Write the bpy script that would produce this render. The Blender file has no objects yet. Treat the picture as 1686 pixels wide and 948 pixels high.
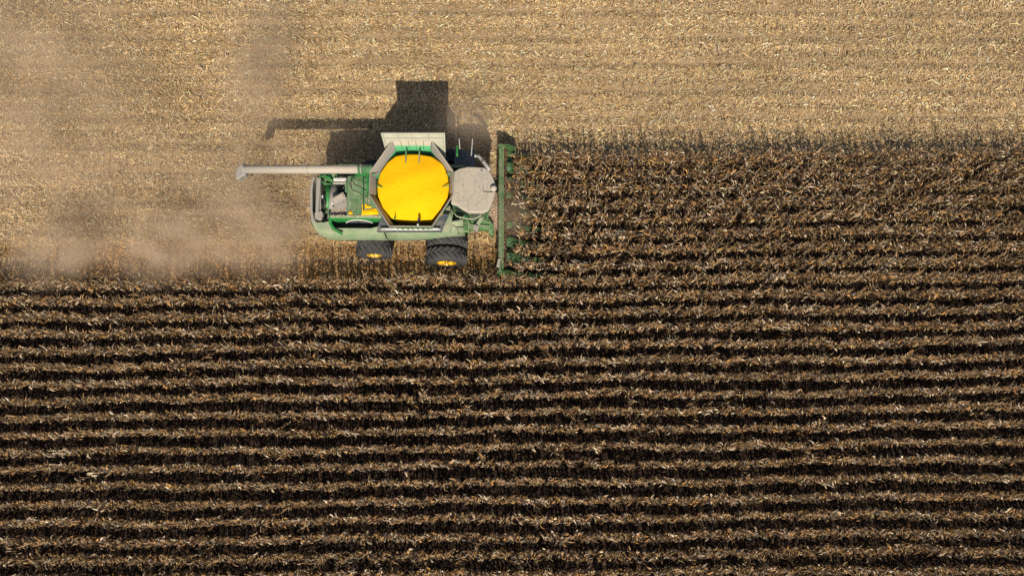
import bpy, bmesh, math, random
import numpy as np
from mathutils import Vector, Matrix
R = math.radians
rng = np.random.default_rng(7)
random.seed(7)
S = bpy.context.scene
C = S.collection

# ------------------------------------------------------------------ camera
H = 32.6; TILT = R(12.3); FPX = 1124.0
cd = bpy.data.cameras.new('camera'); cam = bpy.data.objects.new('camera', cd); C.objects.link(cam)
cd.sensor_width = 36; cd.lens = 24; cd.clip_end = 3000
cam.location = (0, 0, H); cam.rotation_euler = (TILT, 0, 0); S.camera = cam

# ------------------------------------------------------------------ world, sun, exposure
LD = Vector((-0.44, 5.45, -5.30)).normalized()          # direction the sunlight travels
w = bpy.data.worlds.new('World'); S.world = w; w.use_nodes = True
wn = w.node_tree; bgn = wn.nodes['Background']
sky = wn.nodes.new('ShaderNodeTexSky'); sky.sky_type = 'NISHITA'; sky.sun_disc = False
sky.sun_elevation = math.asin(-LD.z); sky.sun_rotation = math.atan2(-LD.x, -LD.y)
sky.dust_density = 2.0; sky.air_density = 1.0
wn.links.new(sky.outputs[0], bgn.inputs[0]); bgn.inputs[1].default_value = 0.066
sd = bpy.data.lights.new('sun', 'SUN'); sun = bpy.data.objects.new('sun', sd); C.objects.link(sun)
sd.energy = 4.2; sd.angle = R(0.5); sd.color = (1.0, 0.90, 0.76)
sun.rotation_euler = LD.to_track_quat('-Z', 'Y').to_euler(); sun.location = (0, -20, 40)
S.view_settings.view_transform = 'Standard'; S.view_settings.look = 'None'
S.view_settings.exposure = 0.42; S.view_settings.gamma = 1.0
S.render.engine = 'CYCLES'
S.cycles.max_bounces = 5; S.cycles.diffuse_bounces = 1; S.cycles.volume_bounces = 2
S.cycles.transparent_max_bounces = 8; S.cycles.use_denoising = False
S.cycles.volume_step_rate = 1.0; S.cycles.volume_max_steps = 128

# ------------------------------------------------------------------ helpers
def P(px, py, h):
    """world point at height h that the photograph shows at pixel (px, py)"""
    u = (px - 843) / FPX; v = (474 - py) / FPX
    d = Vector((u, v * math.cos(TILT) + math.sin(TILT), v * math.sin(TILT) - math.cos(TILT)))
    k = (h - H) / d.z
    return Vector((d.x * k, d.y * k, h))

def tag(o, label=None, cat=None, group=None, kind=None):
    if label: o['label'] = label
    if cat: o['category'] = cat
    if group: o['group'] = group
    if kind: o['kind'] = kind
    return o

def np_mesh(name, V, F, col=None):
    """V (n,3), F (m,4) arrays -> mesh, col (n,3) per-vertex own colour of each leaf or straw"""
    me = bpy.data.meshes.new(name)
    V = np.ascontiguousarray(V, dtype=np.float32); F = np.ascontiguousarray(F, dtype=np.int32)
    me.vertices.add(len(V)); me.vertices.foreach_set('co', V.ravel())
    me.loops.add(F.size); me.loops.foreach_set('vertex_index', F.ravel())
    me.polygons.add(len(F)); me.polygons.foreach_set('loop_start', np.arange(0, F.size, F.shape[1], dtype=np.int32))
    me.polygons.foreach_set('loop_total', np.full(len(F), F.shape[1], dtype=np.int32))
    me.update(calc_edges=True)
    if col is not None:
        a = me.attributes.new('leaf_tone', 'FLOAT_COLOR', 'POINT')
        c4 = np.ones((len(V), 4), dtype=np.float32); c4[:, :3] = col
        a.data.foreach_set('color', c4.ravel())
    return me

# ------------------------------------------------------------------ materials
def new_mat(name):
    m = bpy.data.materials.new(name); m.use_nodes = True
    nt = m.node_tree; b = nt.nodes['Principled BSDF']
    return m, nt, b

def N(nt, t, **kw):
    n = nt.nodes.new(t)
    for k, v in kw.items(): setattr(n, k, v)
    return n

def noise(nt, scale, detail=4, rough=0.6, vec=None, kind='Object'):
    tc = N(nt, 'ShaderNodeTexCoord'); n = N(nt, 'ShaderNodeTexNoise')
    n.inputs['Scale'].default_value = scale; n.inputs['Detail'].default_value = detail; n.inputs['Roughness'].default_value = rough
    if vec is not None:
        mp = N(nt, 'ShaderNodeMapping'); mp.inputs['Scale'].default_value = vec
        nt.links.new(tc.outputs[kind], mp.inputs[0]); nt.links.new(mp.outputs[0], n.inputs['Vector'])
    else:
        nt.links.new(tc.outputs[kind], n.inputs['Vector'])
    return n.outputs['Fac']

def ramp(nt, fac, stops):
    r = N(nt, 'ShaderNodeValToRGB')
    while len(r.color_ramp.elements) < len(stops): r.color_ramp.elements.new(0.5)
    for e, (p, c) in zip(r.color_ramp.elements, stops):
        e.position = p; e.color = (*c, 1) if len(c) == 3 else c
    nt.links.new(fac, r.inputs[0]); return r.outputs[0]

def mixc(nt, fac, a, b, blend='MIX'):
    m = N(nt, 'ShaderNodeMix', data_type='RGBA', blend_type=blend)
    for sock, v in ((m.inputs[0], fac), (m.inputs[6], a), (m.inputs[7], b)):
        if isinstance(v, bpy.types.NodeSocket): nt.links.new(v, sock)
        elif isinstance(v, (int, float)): sock.default_value = v
        else: sock.default_value = (*v, 1)
    return m.outputs[2]

def mathn(nt, op, a, b=None, c=None, clamp=False):
    m = N(nt, 'ShaderNodeMath', operation=op, use_clamp=clamp)
    for s, v in zip(m.inputs, (a, b, c)):
        if v is None: continue
        if isinstance(v, bpy.types.NodeSocket): nt.links.new(v, s)
        else: s.default_value = v
    return m.outputs[0]

def bump(nt, b, h, strength=0.3, dist=0.02):
    n = N(nt, 'ShaderNodeBump'); n.inputs['Strength'].default_value = strength; n.inputs['Distance'].default_value = dist
    nt.links.new(h, n.inputs['Height']); nt.links.new(n.outputs[0], b.inputs['Normal'])

DUST = (0.36, 0.30, 0.205)
def paint(name, base, dust=0.5, rough=0.45, metal=0.0, dcol=DUST, up=0.6):
    """field-worn paint: the paint colour, blotches of settled dust, more of it on faces that lie flat"""
    m, nt, b = new_mat(name)
    n1 = noise(nt, 2.2, 5, 0.65); n2 = noise(nt, 17, 4, 0.7)
    g = N(nt, 'ShaderNodeNewGeometry'); sx = N(nt, 'ShaderNodeSeparateXYZ'); nt.links.new(g.outputs['Normal'], sx.inputs[0])
    upf = mathn(nt, 'MULTIPLY', mathn(nt, 'MAXIMUM', sx.outputs[2], 0.0), up)
    f = mathn(nt, 'ADD', mathn(nt, 'MULTIPLY', n1, 0.55), mathn(nt, 'MULTIPLY', n2, 0.45))
    f = mathn(nt, 'ADD', mathn(nt, 'MULTIPLY', mathn(nt, 'SUBTRACT', f, 0.5), 2.6), dust)
    f = mathn(nt, 'MULTIPLY', f, mathn(nt, 'ADD', upf, 1.0 - up), clamp=True)
    col = mixc(nt, f, base, dcol)
    nt.links.new(col, b.inputs['Base Color'])
    rr = mathn(nt, 'ADD', mathn(nt, 'MULTIPLY', f, 0.5), rough, clamp=True); nt.links.new(rr, b.inputs['Roughness'])
    b.inputs['Metallic'].default_value = metal
    bump(nt, b, n2, 0.15, 0.01)
    return m

M = {}
M['green'] = paint('dusty_green_paint', (0.012, 0.15, 0.03), 0.32)
M['green_clean'] = paint('green_paint', (0.012, 0.20, 0.035), 0.08)
M['green_pale'] = paint('pale_dusty_green_paint', (0.05, 0.22, 0.07), 0.72, dcol=(0.36, 0.34, 0.24), up=0.25)
M['green_deck'] = paint('deck_green_paint', (0.02, 0.16, 0.04), 0.36, dcol=(0.28, 0.29, 0.20))
M['beige'] = paint('dust_covered_roof', (0.31, 0.30, 0.265), 0.75, dcol=(0.42, 0.36, 0.275))
M['flap'] = paint('dust_coated_green_sheet', (0.16, 0.24, 0.14), 0.75, dcol=(0.40, 0.375, 0.295), up=0.1)
M['galv'] = paint('dusty_galvanised_steel', (0.30, 0.30, 0.29), 0.45, 0.5, 0.2)
M['grey_dark'] = paint('dark_grey_steel', (0.07, 0.08, 0.09), 0.15, 0.5)
M['slate'] = paint('slate_deck_coating', (0.05, 0.065, 0.08), 0.12, 0.6)
M['black'] = paint('black_plastic', (0.012, 0.012, 0.013), 0.05, 0.5)
M['white'] = paint('light_grey_paint', (0.62, 0.62, 0.58), 0.35, 0.5)
M['yellow'] = paint('yellow_rim_paint', (0.80, 0.46, 0.01), 0.08, 0.4)
M['rubber'] = paint('dusty_rubber', (0.026, 0.026, 0.028), 0.34, 0.85, dcol=(0.11, 0.105, 0.095), up=0.3)
M['beam'] = paint('beam_dusty_green', (0.03, 0.13, 0.035), 0.38, dcol=(0.24, 0.20, 0.13))
M['snout'] = paint('snout_dusty_green', (0.008, 0.10, 0.024), 0.36, dcol=(0.15, 0.11, 0.06))
M['belly'] = paint('oily_dark_metal', (0.02, 0.03, 0.025), 0.1, 0.6)
M['red'] = paint('red_lens', (0.5, 0.02, 0.01), 0.1, 0.3)

def wall_mat():     # tank wall: green paint scoured by grain below, dust above
    m, nt, b = new_mat('scoured_tank_wall')
    g = N(nt, 'ShaderNodeNewGeometry'); sx = N(nt, 'ShaderNodeSeparateXYZ'); nt.links.new(g.outputs['Position'], sx.inputs[0])
    n1 = noise(nt, 9, 4, 0.7)
    z = mathn(nt, 'ADD', sx.outputs[2], mathn(nt, 'MULTIPLY', n1, 0.10))
    f = mathn(nt, 'MULTIPLY', mathn(nt, 'SUBTRACT', z, 4.68), 9.0, clamp=True)
    nt.links.new(mixc(nt, f, mixc(nt, n1, (0.03, 0.30, 0.10), (0.12, 0.40, 0.20)), (0.42, 0.37, 0.29)), b.inputs['Base Color'])
    b.inputs['Roughness'].default_value = 0.6
    return m
M['tankwall'] = wall_mat()

def glass_mat():
    m, nt, b = new_mat('cab_glass')
    b.inputs['Base Color'].default_value = (0.10, 0.16, 0.12, 1); b.inputs['Roughness'].default_value = 0.12
    b.inputs['Transmission Weight'].default_value = 0.55; b.inputs['IOR'].default_value = 1.45
    return m
M['glass'] = glass_mat()

def grain_mat():
    m, nt, b = new_mat('shelled_corn_kernels')
    tc = N(nt, 'ShaderNodeTexCoord'); vo = N(nt, 'ShaderNodeTexVoronoi'); vo.inputs['Scale'].default_value = 55
    nt.links.new(tc.outputs['Object'], vo.inputs['Vector'])
    n = noise(nt, 3.0, 4, 0.6); n2 = noise(nt, 30.0, 3, 0.7)
    c = ramp(nt, vo.outputs['Color'], [(0.0, (0.74, 0.34, 0.002)), (0.5, (0.94, 0.505, 0.002)), (1.0, (0.98, 0.57, 0.006))])
    c = mixc(nt, mathn(nt, 'MULTIPLY', n, 0.4), c, (0.88, 0.44, 0.002))
    c = mixc(nt, mathn(nt, 'MULTIPLY', mathn(nt, 'SUBTRACT', n2, 0.62, clamp=True), 2.5, clamp=True), c, (0.45, 0.2, 0.01))
    nt.links.new(c, b.inputs['Base Color']); b.inputs['Roughness'].default_value = 0.9; b.inputs['Specular IOR Level'].default_value = 0.15
    hh = mathn(nt, 'ADD', mathn(nt, 'MULTIPLY', vo.outputs['Distance'], -1.0), n2)
    bump(nt, b, hh, 0.38, 0.014)
    return m
M['grain'] = grain_mat()

def leaf_mat(name, transl=0.25):
    m, nt, b = new_mat(name)
    a = N(nt, 'ShaderNodeAttribute', attribute_name='leaf_tone')
    n = noise(nt, 14, 3, 0.6)
    c = mixc(nt, 1.0, a.outputs['Color'], ramp(nt, n, [(0.25, (0.62, 0.60, 0.56)), (0.75, (1.25, 1.22, 1.15))]), 'MULTIPLY')
    nt.links.new(c, b.inputs['Base Color']); b.inputs['Roughness'].default_value = 0.75
    b.inputs['Specular IOR Level'].default_value = 0.25
    if transl:
        t = N(nt, 'ShaderNodeBsdfTranslucent'); nt.links.new(c, t.inputs[0])
        mx = N(nt, 'ShaderNodeMixShader'); mx.inputs[0].default_value = transl
        nt.links.new(b.outputs[0], mx.inputs[1]); nt.links.new(t.outputs[0], mx.inputs[2])
        nt.links.new(mx.outputs[0], nt.nodes['Material Output'].inputs[0])
    return m
M['leaf'] = leaf_mat('dry_corn_leaf', 0.07)
M['straw'] = leaf_mat('chopped_straw', 0.12)

def ground_mat(name, cols, bumpd):
    m, nt, b = new_mat(name)
    n1 = noise(nt, 9, 8, 0.75); n2 = noise(nt, 0.5, 4, 0.6, (0.25, 1.6, 1)); n3 = noise(nt, 45, 4, 0.7, (0.6, 1, 1))
    c = ramp(nt, mathn(nt, 'ADD', mathn(nt, 'MULTIPLY', n1, 0.5), mathn(nt, 'MULTIPLY', n3, 0.5)), cols)
    c = mixc(nt, 1.0, c, ramp(nt, n2, [(0.3, (0.8, 0.78, 0.76)), (0.7, (1.15, 1.13, 1.08))]), 'MULTIPLY')
    nt.links.new(c, b.inputs['Base Color']); b.inputs['Roughness'].default_value = 0.95
    bump(nt, b, mathn(nt, 'ADD', n1, n3), 0.8, bumpd)
    return m
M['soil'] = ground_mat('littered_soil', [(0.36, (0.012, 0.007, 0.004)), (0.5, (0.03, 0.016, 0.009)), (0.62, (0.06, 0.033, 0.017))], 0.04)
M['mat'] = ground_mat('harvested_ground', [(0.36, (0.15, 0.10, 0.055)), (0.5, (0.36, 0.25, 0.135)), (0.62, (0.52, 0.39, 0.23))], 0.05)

# ------------------------------------------------------------------ structure: ground
YC = 10.8; PITCH = 0.762
EDGE_W = 7.75           # southern limit of the harvested land west of the header
EDGE_E = 13.86          # southern limit east of the header
HEADX = 0.05

def grid_sheet(name, x0, x1, y0, y1, step, zf, mat):
    nx = max(2, int((x1 - x0) / step) + 1); ny = max(2, int((y1 - y0) / step) + 1)
    X, Y = np.meshgrid(np.linspace(x0, x1, nx), np.linspace(y0, y1, ny))
    V = np.stack([X.ravel(), Y.ravel(), zf(X, Y).ravel()], 1)
    i = (np.arange(ny - 1)[:, None] * nx + np.arange(nx - 1)[None]).ravel()
    me = np_mesh(name, V, np.stack([i, i + 1, i + nx + 1, i + nx], 1)); me.materials.append(mat)
    me.shade_smooth()
    o = bpy.data.objects.new(name, me); C.objects.link(o); return o

def undul(X, Y):
    r = (Y - (YC - 3.5 * PITCH)) / PITCH
    return 0.035 + 0.022 * np.cos(2 * np.pi * r) + 0.018 * np.sin(X * 0.9 + 2 * np.sin(Y * 1.7)) * np.sin(Y * 1.3 + 0.4 * X)

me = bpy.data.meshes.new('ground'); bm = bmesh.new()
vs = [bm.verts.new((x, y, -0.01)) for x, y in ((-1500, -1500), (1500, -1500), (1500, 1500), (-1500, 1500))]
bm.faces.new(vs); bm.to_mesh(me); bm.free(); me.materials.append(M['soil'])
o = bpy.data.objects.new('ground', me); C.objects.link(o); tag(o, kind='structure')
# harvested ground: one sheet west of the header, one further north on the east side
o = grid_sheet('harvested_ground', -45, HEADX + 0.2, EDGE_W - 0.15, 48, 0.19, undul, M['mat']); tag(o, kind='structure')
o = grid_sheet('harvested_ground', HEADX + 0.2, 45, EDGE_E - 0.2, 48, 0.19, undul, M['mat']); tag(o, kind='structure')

# ------------------------------------------------------------------ corn
def pal(n, cols, wts):
    cols = np.array(cols); k = rng.choice(len(cols), n, p=np.array(wts) / sum(wts))
    c = cols[k] * rng.uniform(0.6, 1.35, (n, 1)) * rng.uniform(0.95, 1.05, (n, 3))
    return np.clip(c, 0.0, 0.8)
LEAFC = [(0.30, 0.19, 0.098), (0.12, 0.068, 0.033), (0.68, 0.55, 0.40), (0.42, 0.23, 0.075), (0.04, 0.022, 0.012), (0.27, 0.235, 0.20), (0.34, 0.245, 0.105)]
LEAFW = [5.5, 4.5, 1.7, 2.2, 3.5, 1.6, 0.6]

def strip(path, wid, side):
    path = np.array(path); side = np.array(side); wid = np.array(wid)[:, None]
    V = np.concatenate([path - side * wid / 2, path + side * wid / 2]); n = len(path)
    F = [(i, i + 1, n + i + 1, n + i) for i in range(n - 1)]
    return V, np.array(F)

def corn_proto():
    Vs, Fs, Cs = [], [], []; off = 0
    def add(V, F, c):
        nonlocal off
        Vs.append(V); Fs.append(F + off); Cs.append(np.repeat(c[None], len(V), 0)); off += len(V)
    top = rng.uniform(1.75, 2.1)
    lean = rng.normal(0, 0.05, 2)
    # stalk: three-sided tapered
    ring = np.array([(math.cos(a), math.sin(a)) for a in (0, 2.094, 4.189)])
    st = np.array([(0, 0, 0.0), (lean[0] * 0.4, lean[1] * 0.4, top * 0.55), (lean[0], lean[1], top)])
    V = np.concatenate([np.c_[ring * r + p[:2], np.full(3, p[2])] for p, r in zip(st, (0.014, 0.011, 0.005))])
    F = [(j * 3 + i, j * 3 + (i + 1) % 3, j * 3 + 3 + (i + 1) % 3, j * 3 + 3 + i) for j in range(2) for i in range(3)]
    add(V, np.array(F), pal(1, [(0.36, 0.27, 0.14), (0.22, 0.15, 0.08)], [1, 1])[0])
    a0 = math.pi / 2 + rng.normal(0, 1.0)
    nl = rng.integers(13, 18); erect = rng.random() < 0.4
    for i in range(nl):
        t = i / (nl - 1); z0 = 0.35 + (top - 0.4) * t
        az = a0 + math.pi * i + rng.normal(0, 0.55)
        L = rng.uniform(0.32, 0.64) * (1 - 0.3 * t); n = 5
        el = rng.uniform(0.5, 1.25); p = np.array([lean[0] * t, lean[1] * t, z0]); path = [p]
        brk = rng.integers(1, 4); tw = rng.normal(0, 0.5); dtw = rng.normal(0, 0.9); sides = []
        for k in range(n):
            d = np.array([math.cos(az) * math.cos(el), math.sin(az) * math.cos(el), math.sin(el)])
            s = np.array([-math.sin(az), math.cos(az), 0]); u = np.cross(d, s)
            sides.append(s * math.cos(tw) + u * math.sin(tw))
            if k < n - 1:
                p = p + d * L / (n - 1); path.append(p)
            el -= (rng.uniform(0.25, 0.6) + (rng.uniform(0.5, 1.4) if k == brk else 0)) * (0.35 if (i >= nl - 3 and erect) else 1.0); el = max(el, -1.5)
            az += rng.normal(0, 0.22); tw += dtw / n
        w0 = rng.uniform(0.06, 0.095) if t < 0.6 else rng.uniform(0.024, 0.046)
        hug = rng.choice([0.13, 0.18, 0.30], p=[0.5, 0.4, 0.10])
        path = [np.array([q[0], hug * math.tanh(q[1] / hug), q[2]]) for q in path]
        V, F = strip(path, [w0 * 0.7, w0, w0 * 0.85, w0 * 0.6, 0.006], sides)
        add(V, F, pal(1, LEAFC, LEAFW)[0])
    # tassel
    if rng.random() < 0.6:
        b = np.array([lean[0], lean[1], top])
        for i in range(3):
            az = rng.uniform(0, 6.28); el = rng.uniform(0.7, 1.4)
            d = np.array([math.cos(az) * math.cos(el), math.sin(az) * math.cos(el), math.sin(el)])
            L = rng.uniform(0.14, 0.26)
            V, F = strip([b, b + d * L * 0.6, b + d * L + np.array([d[0], d[1], -0.2]) * 0.05], [0.008, 0.012, 0.006], [(math.sin(az), -math.cos(az), 0)] * 3)
            add(V, F, pal(1, [(0.36, 0.27, 0.15)], [1])[0])
    # ear in its husk, hanging
    az = a0 + rng.normal(0, 0.6); z = rng.uniform(0.85, 1.15)
    d = np.array([math.cos(az) * 0.75, math.sin(az) * 0.75, -0.6]); s = np.array([-math.sin(az), math.cos(az), 0.]); u = np.cross(d, s)
    b = np.array([0, 0, z]) + d * 0.03; rr = [0.012, 0.032, 0.03, 0.008]
    V = np.concatenate([[b + d * l + (s * math.cos(q) + u * math.sin(q)) * r for q in (0, 1.57, 3.14, 4.71)] for l, r in zip((0, 0.07, 0.16, 0.26), rr)])
    F = [(j * 4 + i, j * 4 + (i + 1) % 4, j * 4 + 4 + (i + 1) % 4, j * 4 + 4 + i) for j in range(3) for i in range(4)]
    add(V, np.array(F), pal(1, [(0.5, 0.40, 0.22), (0.42, 0.32, 0.18)], [1, 1])[0])
    return np.concatenate(Vs), np.concatenate(Fs), np.concatenate(Cs)

PROTO = [corn_proto() for _ in range(48)]
SLOPE = 0.010                                                   # the rows run very slightly across the picture
rows = [YC - 0.2 + (3.5 - k) * PITCH for k in range(0, 8 + 26)]      # k=0 northernmost uncut row; k>=8 lie south of the header
LOW = 24                                                        # the lowest row wholly in the photograph
pos = []
for k, y in enumerate(rows):
    x0 = HEADX + 0.02 if k < 8 else -33
    x = x0 + rng.uniform(0, 0.1); ph = rng.uniform(0, 6)
    while x < 33:
        if k == LOW and -22.3 < x < 22.3: x += 0.168; continue
        if rng.random() > 0.035 + 0.08 * (math.sin(x * 0.9 + 1.3 * ph) * math.sin(x * 0.37 + k) > 0.80):
            wob = 0.05 * math.sin(x * 0.35 + 0.4 * k + ph * 0.15) + 0.035 * math.sin(x * 1.1 + ph) + 0.02 * math.sin(x * 3.7 + 2 * ph)
            pos.append((x + rng.normal(0, 0.02), y + SLOPE * x + wob * (0.6 if k < 8 else 1.0) + rng.normal(0, 0.025), k))
        x += 0.125 if k in (0, 8) else 0.165
pos = np.array(pos)

def place(proto_ids, XY, scl, rotz, tax, tan_, tint):
    """stamp copies of the prototypes; returns one V, F, Col"""
    Vs, Fs, Cs = [], [], []; off = 0
    for pi in range(len(PROTO)):
        idx = np.nonzero(proto_ids == pi)[0]
        if len(idx) == 0: continue
        V, F, Cc = PROTO[pi]; n = len(idx)
        c, s = np.cos(rotz[idx]), np.sin(rotz[idx])
        x = V[None, :, 0] * c[:, None] - V[None, :, 1] * s[:, None]
        y = V[None, :, 0] * s[:, None] + V[None, :, 1] * c[:, None]
        z = np.repeat(V[None, :, 2], n, 0)
        W = np.stack([x, y, z], 2) * scl[idx][:, None, None]
        # lean by angle tan_ towards azimuth tax
        k = np.stack([-np.sin(tax[idx]), np.cos(tax[idx]), np.zeros(n)], 1)[:, None, :]
        ct, sn = np.cos(tan_[idx])[:, None, None], np.sin(tan_[idx])[:, None, None]
        W = W * ct + np.cross(np.broadcast_to(k, W.shape), W) * sn + k * (W * k).sum(2, keepdims=True) * (1 - ct)
        W[:, :, 0] += XY[idx, 0][:, None]; W[:, :, 1] += XY[idx, 1][:, None]
        W[:, :, 2] = np.maximum(W[:, :, 2], 0.02)
        Vs.append(W.reshape(-1, 3)); m = len(V)
        Fs.append((F[None] + (np.arange(n) * m)[:, None, None] + off).reshape(-1, 4)); off += n * m
        Cs.append((Cc[None] * tint[idx][:, None, None]).reshape(-1, 3))
    return np.concatenate(Vs), np.concatenate(Fs), np.concatenate(Cs)

def plant_params(n):
    ids = rng.integers(0, len(PROTO), n); scl = rng.normal(1.0, 0.04, n).clip(0.85, 1.12)
    rz = rng.normal(0, 0.15, n) + np.pi * rng.integers(0, 2, n)
    tan_ = np.abs(rng.normal(0, 0.035, n)); lod = rng.random(n) < 0.032; tan_[lod] = rng.uniform(0.15, 1.25, lod.sum())
    return ids, scl, rz, rng.uniform(0, 6.28, n), tan_, rng.uniform(0.8, 1.18, n)

ids, scl, rz, tax, tan_, tint = plant_params(len(pos))
V, F, Cc = place(ids, pos[:, :2], scl, rz, tax, tan_, tint)
me = np_mesh('standing_corn', V, F, Cc); me.materials.append(M['leaf'])
o = bpy.data.objects.new('standing_corn', me); C.objects.link(o)
tag(o, 'brown dried corn crop standing in dense parallel rows below and right of the harvester', 'corn crop', kind='stuff')
del V, F, Cc

# the plants of the lowest row, one object each (meshes shared between copies)
pm = []
for i in range(16):
    V, F, Cc = PROTO[i * 3]; m_ = np_mesh('corn_plant', V, F, Cc); m_.materials.append(M['leaf']); pm.append(m_)
x = -22.25; n = 0
while x < 22.3:
    if rng.random() > 0.03:
        o = bpy.data.objects.new('corn_plant', pm[rng.integers(0, 16)])
        o.location = (x, rows[LOW] + SLOPE * x + rng.normal(0, 0.025) + 0.05 * math.sin(x * 0.35 + 9), 0)
        s = float(rng.normal(1, 0.06)); o.scale = (s, s, s)
        o.rotation_euler = (float(rng.normal(0, 0.05)), float(rng.normal(0, 0.05)), float(rng.normal(0, 0.35)) + math.pi * int(rng.integers(0, 2)))
        C.objects.link(o); n += 1
        tag(o, 'dried brown corn plant in the lowest fully visible crop row, near the bottom edge', 'corn plant', 'corn plants of the lowest full row')
    x += 0.168
print('individual plants', n, 'mass plants', len(pos))

# ------------------------------------------------------------------ crop residue and stubble
STRAWC = [(0.67, 0.485, 0.255), (0.52, 0.355, 0.17), (0.78, 0.62, 0.40), (0.68, 0.46, 0.19), (0.25, 0.16, 0.08), (0.56, 0.44, 0.31), (0.80, 0.71, 0.52)]
STRAWW = [5, 4, 2.6, 1.6, 2.4, 2, 0.7]
def straws(X, Y, Z, L, Wd, az, el, col, bend):
    """bent strips of residue: three point pairs each"""
    n = len(X); d = np.stack([np.cos(az) * np.cos(el), np.sin(az) * np.cos(el), np.sin(el)], 1)
    s = np.stack([-np.sin(az), np.cos(az), rng.normal(0, 0.5, n)], 1)
    c = np.stack([X, Y, Z], 1); up = np.array([0, 0, 1.0])
    mid = c + s * (bend * L)[:, None] + up * (0.12 * L)[:, None]
    a = c - d * (L / 2)[:, None]; b = c + d * (L / 2)[:, None]
    hw = (Wd / 2)[:, None] * s
    V = np.stack([a - hw * 0.6, mid - hw, b - hw * 0.3, a + hw * 0.6, mid + hw, b + hw * 0.3], 1).reshape(-1, 3)
    V[:, 2] = np.maximum(V[:, 2], 0.006)
    base = (np.arange(n) * 6)[:, None, None]
    F = (np.array([[0, 1, 4, 3], [1, 2, 5, 4]])[None] + base).reshape(-1, 4)
    return V, F, np.repeat(col, 6, 0)

def scatter(n, x0, x1, y0, y1):
    X = rng.uniform(x0, x1, n); Y = rng.uniform(y0, y1, n)
    return X, Y
def residue(n, x0, x1, y0, y1, size=1.0, zoff=0.0, thin=None):
    X, Y = scatter(n, x0, x1, y0, y1)
    cl = np.sin(X * 1.7 + 3 * np.sin(Y * 0.8)) * np.sin(Y * 2.3 + X * 0.3) + 0.7 * np.sin(X * 0.33 + Y * 3.9) + 0.5 * np.cos(2 * np.pi * (Y - YC) / (2 * PITCH) + 0.4 * np.sin(X * 0.4))
    fr = (Y - YC) / PITCH; fr = np.abs(fr - np.round(fr)) + 0.02 * np.sin(X * 2.1)
    fur = np.exp(-(fr / 0.10) ** 2) * np.clip(0.4 + np.sin(X * 0.37 + np.round((Y - YC) / PITCH) * 2.7) + 0.5 * np.sin(X * 1.9 + np.round((Y - YC) / PITCH) * 5.1), 0, 1.3)
    keep = rng.random(n) < np.clip(0.75 + 0.25 * cl - 0.85 * fur, 0.05, 1)
    X, Y = X[keep], Y[keep]; n = len(X)
    L = rng.gamma(2.4, 0.062, n).clip(0.04, 0.6) * size; Wd = rng.uniform(0.014, 0.045, n) * size ** 0.5
    az = rng.normal(0, 1.0, n); el = rng.normal(0, 0.22, n)
    Z = undul(X, Y) + rng.uniform(0.0, 0.07, n) + zoff
    tone = 0.98 + 0.09 * np.cos(2 * np.pi * (Y - YC) / (2 * PITCH) + 0.5 * np.sin(X * 0.3)) + 0.07 * np.sin(Y * 0.9 + 1.5 * np.sin(X * 0.21)) + 0.05 * np.sin(X * 0.8 + 3 * np.sin(Y * 0.7))
    col = pal(n, STRAWC, STRAWW) * tone[:, None]
    gold_and_shade = np.clip((9.9 - Y) / 1.0, 0, 1)[:, None] * (X < HEADX)[:, None]      # golden brown husks; the crop edge's shade is painted into their colour too
    col = col * (1 - gold_and_shade * (1 - np.array([[0.74, 0.58, 0.40]])))
    return straws(X, Y, Z, L, Wd, az, el, col, rng.normal(0, 0.16, n))
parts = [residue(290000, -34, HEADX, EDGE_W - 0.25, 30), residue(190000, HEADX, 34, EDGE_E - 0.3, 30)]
# litter under the crop
LITC = [(0.07, 0.04, 0.02), (0.035, 0.02, 0.012), (0.12, 0.075, 0.04)]
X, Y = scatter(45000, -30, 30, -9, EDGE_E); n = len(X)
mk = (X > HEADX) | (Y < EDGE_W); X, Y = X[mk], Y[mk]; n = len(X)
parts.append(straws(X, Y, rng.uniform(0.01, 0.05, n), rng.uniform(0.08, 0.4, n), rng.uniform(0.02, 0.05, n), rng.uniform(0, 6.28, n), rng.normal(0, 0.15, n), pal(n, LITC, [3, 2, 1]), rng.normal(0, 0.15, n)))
def joinp(parts):
    off = 0; Vs, Fs, Cs = [], [], []
    for V, F, c in parts:
        Vs.append(V); Fs.append(F + off); Cs.append(c); off += len(V)
    return np.concatenate(Vs), np.concatenate(Fs), np.concatenate(Cs)
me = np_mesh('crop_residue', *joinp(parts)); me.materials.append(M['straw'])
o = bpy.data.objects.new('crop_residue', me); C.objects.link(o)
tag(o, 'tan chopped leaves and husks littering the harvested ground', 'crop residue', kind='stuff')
# cut stubs: short leaning stalks in rows
sx, sy = [], []
for k in range(-24, 8):
    y = YC + (3.5 - k) * PITCH
    x0, x1 = (-34, 34) if y > EDGE_E else (-34, -0.9)
    if y < EDGE_W - 0.2: continue
    xs = np.arange(x0, x1, 0.17); xs = xs[rng.random(len(xs)) < 0.8] + 0
    sx.append(xs + rng.normal(0, 0.03, len(xs))); sy.append(np.full(len(xs), y) + rng.normal(0, 0.04, len(xs)) + 0.05 * np.sin(xs * 0.4 + k))
sx, sy = np.concatenate(sx), np.concatenate(sy); n = len(sx)
hh = rng.uniform(0.10, 0.34, n); laz = rng.normal(0, 1.2, n); ln = np.abs(rng.normal(0, 0.35, n))
d = np.stack([np.cos(laz) * np.sin(ln), np.sin(laz) * np.sin(ln), np.cos(ln)], 1)
base = np.stack([sx, sy, undul(sx, sy) - 0.03], 1); topp = base + d * hh[:, None]
ring = np.array([(math.cos(a), math.sin(a), 0) for a in (0, 1.57, 3.14, 4.71)])
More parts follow.
